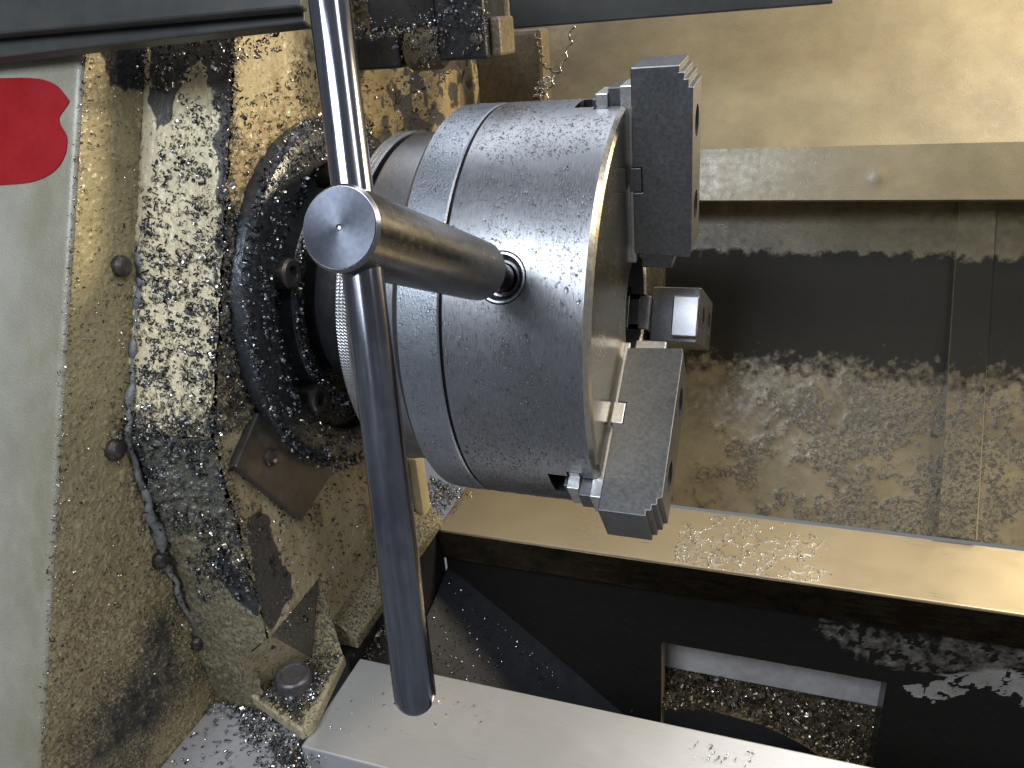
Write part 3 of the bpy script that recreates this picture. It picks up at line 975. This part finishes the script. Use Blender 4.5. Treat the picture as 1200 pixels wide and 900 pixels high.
# diamond knurl cut as geometry
n = 1080; rows = 14; v = []; f = []
for j in range(rows + 1):
    x = -0.1510 + 0.0085 * j / rows
    for i in range(n):
        t = 2 * math.pi * i / n
        e = min(j, rows - j) / 1.5
        h = 0.0004 * (abs(math.sin(t * 180 + j * 0.785)) * abs(math.sin(t * 180 - j * 0.785)))
        r = 0.1095 + min(1, e) * 0.0010 + h
        v.append((x, r * math.cos(t), r * math.sin(t)))
for j in range(rows):
    for i in range(n):
        i2 = (i + 1) % n
        f.append((j * n + i, j * n + i2, (j + 1) * n + i2, (j + 1) * n + i))
f.append(tuple(range(n))); f.append(tuple(rows * n + i for i in range(n)))
o = mesh_obj('knurled_ring', v, f, M['knurl'], hub)

# ================================================================== chuck
CR = 0.125
THK = 25.77
chuck = thing('lathe_chuck', 'round steel three jaw lathe chuck wet with coolant droplets', 'chuck')


def radial(deg):
    t = R(deg)
    return np.array([0, -math.cos(t), math.sin(t)])


def jawframe(deg):
    r = radial(deg)
    return r, np.cross([1.0, 0, 0], r)


def jbox(deg, x0, x1, r0, r1, t0, t1):
    r, t = jawframe(deg)
    out = []
    for rr in (r0, r1):
        for (x, tt) in ((x0, t0), (x1, t0), (x1, t1), (x0, t1)):
            out.append(np.array([x, 0, 0]) + r * rr + t * tt)
    return out, [(0, 3, 2, 1), (4, 5, 6, 7), (0, 1, 5, 4), (1, 2, 6, 5), (2, 3, 7, 6), (3, 0, 4, 7)]


JAWS = [THK + 60, THK - 60, THK + 180]
body = lathe('chuck_body', [(-0.0788, 0.1215), (-0.0788, 0.1243), (-0.0780, CR), (-0.0035, CR), (-0.0010, 0.1236), (0.0, 0.1215), (0.0, 0.036), (-0.0015, 0.0345), (-0.0760, 0.0345), (-0.0788, 0.05)], M['chuck'], chuck, 192, closed=True)
SX = -0.0471
cut = []
for j in JAWS:
    cut.append(jbox(j, -0.0300, 0.010, 0.02, 0.15, -0.0118, 0.0118))
    cut.append(jbox(j, -0.0185, -0.0105, 0.02, 0.15, -0.0165, 0.0165))
for kk in (0, 120, 240):
    cut.append(lathe_vf([(0.108, 0.0137), (0.140, 0.0137)], 64, (SX, 0, 0), radial(THK + kk)))
boolean(body, cut)
# chuck face gets its own finish on +X polygons
body.data.materials.append(M['face'])
body.data.materials.append(M['cast'])
for pl in body.data.polygons:
    c = pl.center; rr = math.hypot(c[1], c[2])
    if pl.normal.x > 0.35 and c[0] > -0.004: pl.material_index = 1
    elif rr < 0.121 and abs(pl.normal.x) < 0.5 and rr > 0.02 and rr < 0.1205: pl.material_index = 2
plate = lathe('backplate', [(-0.1095, 0.060), (-0.1095, 0.1175), (-0.1070, 0.1222), (-0.1040, CR), (-0.0812, CR), (-0.0803, 0.1243), (-0.0803, 0.1205), (-0.0803, 0.06)], M['plate'], chuck, 192, closed=True)
lathe('joint_line', [(-0.0806, 0.1215), (-0.0806, 0.1225), (-0.0785, 0.1225), (-0.0785, 0.1215)], M['black'], chuck, 128, closed=True)
for kk in (0, 120, 240):
    nn = radial(THK + kk)
    pin = lathe('pinion_socket', [(0.109, 0.0131), (0.1242, 0.0131), (0.1247, 0.0127), (0.1247, 0.0118), (0.1222, 0.0092), (0.1220, 0.0080), (0.110, 0.0076), (0.109, 0.0076)], M['bush'], chuck, 64, (SX, 0, 0), nn, closed=True)

jaw_group = None
for ji, j in enumerate(JAWS):
    r, t = jawframe(j)
    X = np.array([1.0, 0, 0])
    prof = [(0.0030, 0.0425), (0.0345, 0.0405), (0.0355, 0.0440), (0.0355, 0.1335), (0.0332, 0.1340), (0.0332, 0.1378), (0.0308, 0.1378), (0.0308, 0.1412), (0.0283, 0.1412), (0.0283, 0.1445), (0.0030, 0.1445),
            (0.0030, 0.0925), (0.0082, 0.0925), (0.0082, 0.0785), (0.0030, 0.0785)]
    jaw = prism('jaw', [X * x + r * q - t * 0.0185 for x, q in prof], t * 0.037, M['jaw'], chuck, bevel=0.0006)
    bm_t = []
    for (rc, rad) in ((0.066, 0.0085), (0.1130, 0.0085)):
        bm_t.append(lathe_vf([(0.018, rad), (0.045, rad)], 40, r * rc, X))
    if True:
        bpy.context.view_layer.update()
        boolean(jaw, bm_t)
        jaw.data.polygons.foreach_set('use_smooth', [False] * len(jaw.data.polygons))
    for (rc, rad) in ((0.066, 0.0085), (0.1130, 0.0085)):
        lathe('jaw_screw', [(0.0175, 0.0078), (0.0290, 0.0078), (0.0300, 0.0070), (0.0300, 0.0042), (0.0240, 0.0040), (0.0240, 0)], M['screw'], jaw, 32, r * rc, X)
    v, f = jbox(j, 0.0050, 0.0235, 0.0300, 0.0430, -0.0085, 0.0085) if ji < 2 else jbox(j, 0.0180, 0.0350, 0.0330, 0.0430, -0.0150, 0.0120)
    mesh_obj('jaw_tip', v, f, (M['jaw'], M['jawbright'], M['hub'])[ji], jaw, bevel=0.0008)
    v, f = jbox(j, 0.0012, 0.0078, 0.0788, 0.0922, -0.0181, 0.0181)
    mesh_obj('jaw_tenon', v, f, M['jawbright'] if ji == 1 else M['jaw'], jaw, bevel=0.0005)
    # master jaw: stepped carrier sliding in the slot
    for (x0, x1, ro, tw) in ((-0.0215, -0.0178, 0.1275, 0.0050), (-0.0180, -0.0112, 0.1310, 0.0110), (-0.0114, -0.0042, 0.1335, 0.0085), (-0.0044, 0.0027, 0.1345, 0.0112)):
        v, f = jbox(j, x0, x1, 0.034, ro, -tw, tw)
        mesh_obj('jaw_carrier', v, f, M['jawbright'] if tw > 0.01 else M['jaw'], jaw, bevel=0.0004)
    v, f = jbox(j, -0.0178, -0.0114, 0.036, 0.1238, -0.0160, 0.0160)
    mesh_obj('jaw_guide', v, f, M['jaw'], jaw, bevel=0.0004)

# ================================================================== chuck key
key = thing('chuck_key', 'steel T handle chuck key with a long bar plugged into the chuck', 'chuck key')
n0 = radial(THK)
up = np.array([0, -n0[2] * -1, 0]);
tdir = np.array([0, n0[2], -n0[1]])          # upward, square to the key
S0 = np.array([SX, 0, 0]) + n0 * CR
kd = n0 * 0.150 - tdir * 0.0052
kd /= np.linalg.norm(kd)
ke = S0 + kd * 0.1500
# build along local Z so that the faced end has its own centre
rot = Vector(kd).to_track_quat('Z', 'Y').to_matrix().to_4x4()


def place(o, org):
    o.matrix_world = Matrix.Translation(Vector(org)) @ rot
    return o


KR = 0.0142
sh = lathe('shank', [(-0.1205, 0.0076), (-0.1202, 0.0128), (-0.1185, KR - 0.0002), (-0.0012, KR), (0.0, KR - 0.0010)], M['key'], key, 72, (0, 0, 0), (0, 0, 1))
place(sh, ke)
nk = lathe('neck', [(-0.1500 - 0.004, 0.0070), (-0.1380, 0.0072), (-0.1230, 0.0074)], mat_steel('dark_key_neck', (0.030, 0.030, 0.033), 0.35), key, 40, (0, 0, 0), (0, 0, 1))
place(nk, ke)
v, f = box_vf((-0.0052, -0.0052, -0.166), (0.0052, 0.0052, -0.150))
place(mesh_obj('square_drive', v, f, M['screw'], key, bevel=0.0008), ke)
ef = lathe('faced_end', [(-0.0008, KR - 0.0012), (0.0004, KR - 0.0012), (0.0004, 0.0011), (-0.0006, 0.0)], M['keyface'], key, 72, (0, 0, 0), (0, 0, 1))
place(ef, ke)
ph = R(-11.3)
bd = tdir * math.cos(ph) + np.array([1.0, 0, 0]) * math.sin(ph)
bd -= kd * (bd @ kd); bd /= np.linalg.norm(bd)
bc_ = ke - kd * 0.0115
BR = 0.0069
prof = [(-0.1590 + BR * (1 - math.cos(t)), BR * math.sin(t)) for t in np.linspace(0, math.pi / 2, 9)] + [(x, BR) for x in np.linspace(-0.145, 0.145, 40)] + [(0.1590 - BR * (1 - math.cos(t)), BR * math.sin(t)) for t in np.linspace(math.pi / 2, 0, 9)]
bar = lathe('tommy_bar', prof, M['bar'], key, 56, (0, 0, 0), (0, 0, 1), sharp=60)
bar.matrix_world = Matrix.Translation(Vector(bc_)) @ Vector(bd).to_track_quat('Z', 'Y').to_matrix().to_4x4()


# ================================================================== wet droplets on the chuck
def droplets(name, P, N, rad, label):
    k = 6
    tv = [(0, 0, 1.0)] + [(0.75 * math.cos(2 * math.pi * i / k), 0.75 * math.sin(2 * math.pi * i / k), 0.62) for i in range(k)] + [(math.cos(2 * math.pi * i / k), math.sin(2 * math.pi * i / k), -0.15) for i in range(k)]
    tv = np.array(tv) * [1, 1, 0.55]
    tris = [(0, 1 + i, 1 + (i + 1) % k) for i in range(k)]
    for i in range(k):
        a, b = 1 + i, 1 + (i + 1) % k
        tris += [(a, a + k, b + k), (a, b + k, b)]
    tris = np.array(tris)
    h = np.where(np.abs(N[:, :1]) > 0.9, [[0, 0, 1.0]], [[1.0, 0, 0]])
    A = np.cross(h, N); A /= np.linalg.norm(A, axis=1)[:, None]
    B = np.cross(N, A)
    st = rng.uniform(0.8, 1.3, (len(P), 1))
    V = P[:, None] + rad[:, None, None] * (tv[None, :, :1] * (A * st)[:, None] + tv[None, :, 1:2] * (B / st)[:, None] + tv[None, :, 2:] * N[:, None])
    F = tris[None] + (np.arange(len(P)) * len(tv))[:, None, None]
    V = V.reshape(-1, 3); F = F.reshape(-1, 3)
    me = bpy.data.meshes.new(name)
    me.vertices.add(len(V)); me.vertices.foreach_set('co', V.ravel())
    me.loops.add(F.size); me.loops.foreach_set('vertex_index', F.ravel())
    me.polygons.add(len(F)); me.polygons.foreach_set('loop_start', np.arange(0, F.size, 3))
    me.update(calc_edges=True)
    me.polygons.foreach_set('use_smooth', np.ones(len(F), bool))
    me.materials.append(M['water'])
    o = bpy.data.objects.new(name, me); COL.objects.link(o)
    return tag(o, label, 'droplets', kind='stuff')


nd = 20000
dx = rng.uniform(-0.103, -0.005, nd); da = rng.uniform(R(-75), R(110), nd)
P = np.stack([dx, -np.cos(da) * CR, np.sin(da) * CR], 1)
keepd = (fbm(P, 45, 130) + 0.25 * vnoise(P, 160, 131) > 0.50) & (np.abs(dx + 0.0797) > 0.003)
for j in JAWS:
    rj, tj = jawframe(j)
    keepd &= ~((np.abs(P @ tj) < 0.019) & (P @ rj > 0) & (dx > -0.034))
keepd &= np.linalg.norm(P - S0, axis=1) > 0.0155
P = P[keepd]; N = P * [0, 1, 1] / CR
droplets('coolant_droplets', P, N, rng.gamma(2.5, 0.00010, len(P)) + 0.00012, 'tiny clear coolant droplets beading on the round chuck body')

# wet film on the rear way
nu, nv = 360, 200
gx = np.linspace(0.015, 0.140, nu); gy = np.linspace(RY0 + 0.001, RY1 - 0.004, nv)
uu, vv = np.meshgrid(gx, gy, indexing='ij'); P = np.stack([uu.ravel(), vv.ravel(), np.zeros(uu.size)], 1)
W = fbm(P, 115, 140, 3)
env = 1 - ((P[:, 0] - 0.075) / 0.058) ** 2 - (((P[:, 1] - 0.098) / 0.045) ** 2)
e_ = W + 0.20 * env
h = np.exp(-((e_ - 0.56) / 0.022) ** 2) + 0.8 * np.exp(-((e_ - 0.68) / 0.018) ** 2) * (env > 0)
h = np.clip(h * (0.5 + fbm(P, 300, 141)), 0, 1.2) * sm(env, -0.7, -0.2)
P[:, 2] = ZB - 0.0003 + 0.0011 * h
I = np.arange(nu * nv).reshape(nu, nv)
q = np.stack([I[:-1, :-1], I[1:, :-1], I[1:, 1:], I[:-1, 1:]], -1).reshape(-1, 4)
q = q[(h[q] > 0.16).any(1)]
used = np.unique(q); remap = -np.ones(nu * nv, int); remap[used] = np.arange(len(used))
o = mesh_obj('coolant_film', P[used], remap[q], M['water'], smooth=True)
tag(o, 'patch of wet coolant beads and streaks on the rear bed way', 'coolant', kind='stuff')

# ================================================================== swarf
S, D, B, G = 'chip', 'chipdark', 'chipbrass', 'chipgrey'
zs = lambda P: sm(-P[:, 2], -0.17, -0.02)
slope_poly = [ps(205, 110), ps(264, 110), ps(252, 512), ps(152, 506), ps(170, 230)]
chips('slope_swarf', scatter(slope_poly, 1700, 0.0007, lambda P: (0.15 + 0.85 * zs(P)) * (0.25 + 0.75 * sm(fbm(P, 110, 150), 0.38, 0.62))), 'curled dark and bright chips stuck on the cream slope of the headstock', [S, D, G], [0.14, 0.46, 0.40], 0.7, 1.7)
knee = [ps(152, 500), ps(200, 505), ps(252, 508)]
chips('knee_swarf', np.concatenate([along(knee, 420, (0.003, 0.004, 0.004)), scatter([pf(160, 520), pf(250, 518), pf(300, 700), pf(235, 700)], 700, 0.0007, lambda P: sm(fbm(P, 60, 151), 0.36, 0.6))]),
      'wet chips along the bend and dark lower front of the headstock', [S, D, G, B], [0.22, 0.36, 0.34, 0.08], 0.7, 1.7)
chips('seam_swarf', np.concatenate([along(path[2:6], 220, (0.002, 0.003, 0.003)), along(path[5:], 260, (0.003, 0.004, 0.004))]) + [0.003, 0, 0], 'fine chips caught along the grey sealant bead', [S, D, G], [0.25, 0.4, 0.35], 0.6, 1.5)
chips('side_swarf', np.concatenate([scatter([p1(102, 65), p1(180, 90), p1(148, 510), p1(78, 520)], 420, 0.0005), scatter([p1(78, 520), p1(150, 515), p1(240, 760), p1(55, 890)], 620, 0.0005), along([E0, E1], 520, (0.0012, 0.0015, 0.003))]),
      'small chips clinging to the tan side panel and its edge', [S, D, B], [0.45, 0.35, 0.20], 0.4, 0.85)
chips('top_swarf', scatter([ps(112, 62, 0.004), ps(335, 34, 0.004), ps(335, 60, 0.004), ps(190, 110, 0.004)], 420, 0.0012), 'dark chips piled under the upper guard edge', [S, D], [0.25, 0.75], 0.6, 1.3)
edge4 = [p4(272, 60), p4(265, 250), p4(251, 512), p4(296, 690)]
chips('end_face_swarf', np.concatenate([along(edge4, 800, (0.0018, 0.003, 0.004)), scatter([p4(268, 120), p4(380, 60), p4(380, 140), p4(290, 260)], 300, 0.0006),
      scatter([p4(262, 240), p4(292, 260), p4(300, 470), p4(262, 490)], 900, 0.0009), scatter([p4(258, 520), p4(460, 540), p4(440, 690), p4(330, 740)], 650, 0.0005),
      scatter([p4(380, 90), p4(520, 90), p4(520, 160), p4(380, 160)], 260, 0.0008)]),
      'gritty chips stuck to the end face of the headstock beside the bearing cap', [S, D, G, B], [0.18, 0.36, 0.28, 0.18], 0.6, 1.5)


bx_ = lambda x, y: at(x, y, NY, d0 - 0.014)
chips('bracket_swarf', np.concatenate([scatter([bx_(415, -10), bx_(575, -10), bx_(572, 66), bx_(505, 66), bx_(505, 30), bx_(415, 40)], 420, 0.0008, lambda P: sm(fbm(P, 60, 190), 0.35, 0.6)), along([bx_(412, 42), bx_(468, 36), bx_(508, 32)], 200, (0.002, 0.003, 0.0015)), along([bx_(470, 40), bx_(508, 80)], 120, (0.006, 0.002, 0.006))]),
      'dark wet chips stuck on the coolant bracket block', ['chip', 'chipdark', 'chipgrey', 'chipbrass'], [0.12, 0.48, 0.25, 0.15], 0.5, 1.3)


def ring_pts(n, r0, r1, x, a0=60, a1=300):
    t = np.radians(rng.uniform(a0, a1, n)); r = rng.uniform(r0, r1, n)
    return np.stack([x + np.abs(rng.normal(0, 0.0008, n)), np.cos(t) * r, np.sin(t) * r], 1)


chips('cap_swarf', np.concatenate([ring_pts(1100, 0.114, 0.1250, -0.2030), ring_pts(500, 0.097, 0.114, -0.1992), ring_pts(700, 0.0715, 0.080, -0.1985), ring_pts(240, 0.080, 0.095, -0.2095)]),
      'wet dark swarf packed around the round bearing cap', [S, D, G], [0.24, 0.36, 0.40], 0.7, 1.8)
chips('foot_swarf', np.concatenate([scatter([pz(292, 812), pz(352, 852), pz(400, 770), pz(372, 768), pz(330, 770)], 900, 0.0012), along([p4(446, 695) + [0.016, 0, -0.008], p4(402, 757) + [0.016, 0, -0.008]], 260, (0.004, 0.003, 0.002))]),
      'bright chips lying round the holding bolt of the headstock foot', [S, D, G, B], [0.42, 0.18, 0.26, 0.14], 0.6, 1.5)
pt = lambda x, y: at(x, y, NZ, -0.2555)
chips('tray_swarf', np.concatenate([along([pt(238, 760), pt(262, 800), pt(300, 845), pt(335, 885), pt(350, 930)], 1500, (0.006, 0.008, 0.0015)) * [1, 1, 0] + np.array([0, 0, -0.2548]), scatter([pt(230, 800), pt(300, 830), pt(340, 930), pt(120, 930)], 170, 0.0004)]),
      'silver chips strewn over the grey tray and packed along its inner edge', [S, D, G], [0.45, 0.15, 0.40], 0.6, 1.5)
pb = lambda x, y: at(x, y, NZ, ZB + 0.0006)
chips('rear_way_swarf', np.concatenate([scatter([pb(488, 640), pb(512, 612), pb(545, 578), pb(505, 560), pb(490, 600)], 900, 0.0012, lambda P: sm(fbm(P, 60, 160), 0.3, 0.5)), scatter([pb(500, 560), pb(560, 575), pb(535, 600), pb(512, 615)], 130, 0.0006)]),
      'golden chips heaped at the headstock end of the rear way', [S, B, D], [0.35, 0.5, 0.15], 0.6, 1.2)
fw = scatter([pb(430, 775), pb(560, 802), pb(640, 840), pb(480, 860), pb(365, 865)], 34, 0.0003)
chips('front_way_swarf', np.concatenate([fw, scatter([pb(820, 860), pb(900, 880), pb(880, 900), pb(800, 890)], 30, 0.0003)]), 'few loose chips on the pale front way', [S, D], [0.7, 0.3], 0.4, 0.9)
cx = []
while len(cx) < 420:
    u, v = rng.random(2)
    if fbm(np.array([[u, v, 0]]), 6, 170)[0] * (1.3 - u) * (0.5 + 0.5 * v) > 0.35: cx.append((u * 0.8, 0.25 + 0.7 * v))
cx = np.array(cx)
chips('chute_swarf', chute(cx[:, 0], cx[:, 1]) + [0.001, 0, 0.002], 'glinting chips on the black chute in the bed well', [S, D], [0.8, 0.2], 0.5, 1.0)
# heap seen through the bed window
nn_ = 9000
hx = rng.uniform(-0.03, 0.26, nn_); hyv = rng.uniform(0.078, 0.22, nn_)
hz = -0.436 + 0.014 * np.sin((hx + 0.02) * 20) - 0.022 * sm(hx, 0.10, 0.20) + 0.012 * (hyv - 0.09) / 0.1 + 0.012 * (fbm(np.stack([hx, hyv, 0 * hx], 1), 40, 175) - 0.5) + rng.normal(0, 0.0015, nn_)
chips('window_swarf', np.stack([hx, hyv, hz], 1), 'heap of golden grey swarf seen through the bed window', [B, S, D], [0.72, 0.13, 0.15], 1.0, 2.6)
ls = rng.choice(nn_, 150)
chips('window_swarf_curls', np.stack([hx, hyv, hz], 1)[ls] + [0, 0, 0.003], 'long loose swarf curls on top of the heap in the bed window', [B, S, D], [0.7, 0.15, 0.15], 3.0, 5.5)
hg = panel('swarf_heap_base', np.linspace(-0.05, 0.28, 60), np.linspace(0.0785, 0.23, 40), lambda u, v: np.stack([u, v, -0.436 + 0.014 * np.sin((u + 0.02) * 20) - 0.022 * sm(u, 0.10, 0.20) + 0.012 * (v - 0.09) / 0.1 + 0.012 * (fbm(np.stack([u, v, 0 * u], 1), 40, 175) - 0.5) - 0.001], 1), M['tan'], bed, normal=(0, 0, 1))
hg['kind'] = 'stuff'


# stringy swarf hanging between the column and the rail
def strand(name, pts, r, turns, coil, label, mat):
    pts = np.array(pts, float)
    seg = np.r_[0, np.cumsum(np.linalg.norm(np.diff(pts, axis=0), axis=1))]
    t = np.linspace(0, seg[-1], 160)
    P = np.stack([np.interp(t, seg, pts[:, i]) for i in range(3)], 1)
    a = t / seg[-1] * turns * 2 * math.pi
    P = P + np.stack([np.cos(a), 0.6 * np.sin(a), 0.5 * np.sin(a)], 1) * (coil * (0.6 + 0.8 * fbm(P, 60, 180)))[:, None]
    o = tube(name, P, r, M[mat], None, 5)
    return tag(o, label, 'swarf')


dsw = 0.262
strand('swarf_curl', [py_(671, 31, dsw), py_(668, 52, dsw), py_(660, 75, dsw), py_(648, 96, dsw), py_(640, 116, dsw)], 0.0009, 5, 0.0020, 'straight twisted swarf string hanging from the dark rail', 'chip')
strand('swarf_curl', [py_(628, 36, dsw), py_(634, 60, dsw), py_(636, 75, dsw), py_(652, 84, dsw)], 0.0008, 6, 0.0022, 'thin bent swarf string beside the tan upright plate', 'chipbrass')
strand('swarf_curl', [py_(628, 116, dsw), py_(632, 100, dsw), py_(642, 92, dsw), py_(634, 108, dsw), py_(640, 118, dsw)], 0.0009, 7, 0.0040, 'tangled swarf nest resting behind the top of the chuck', 'chip')
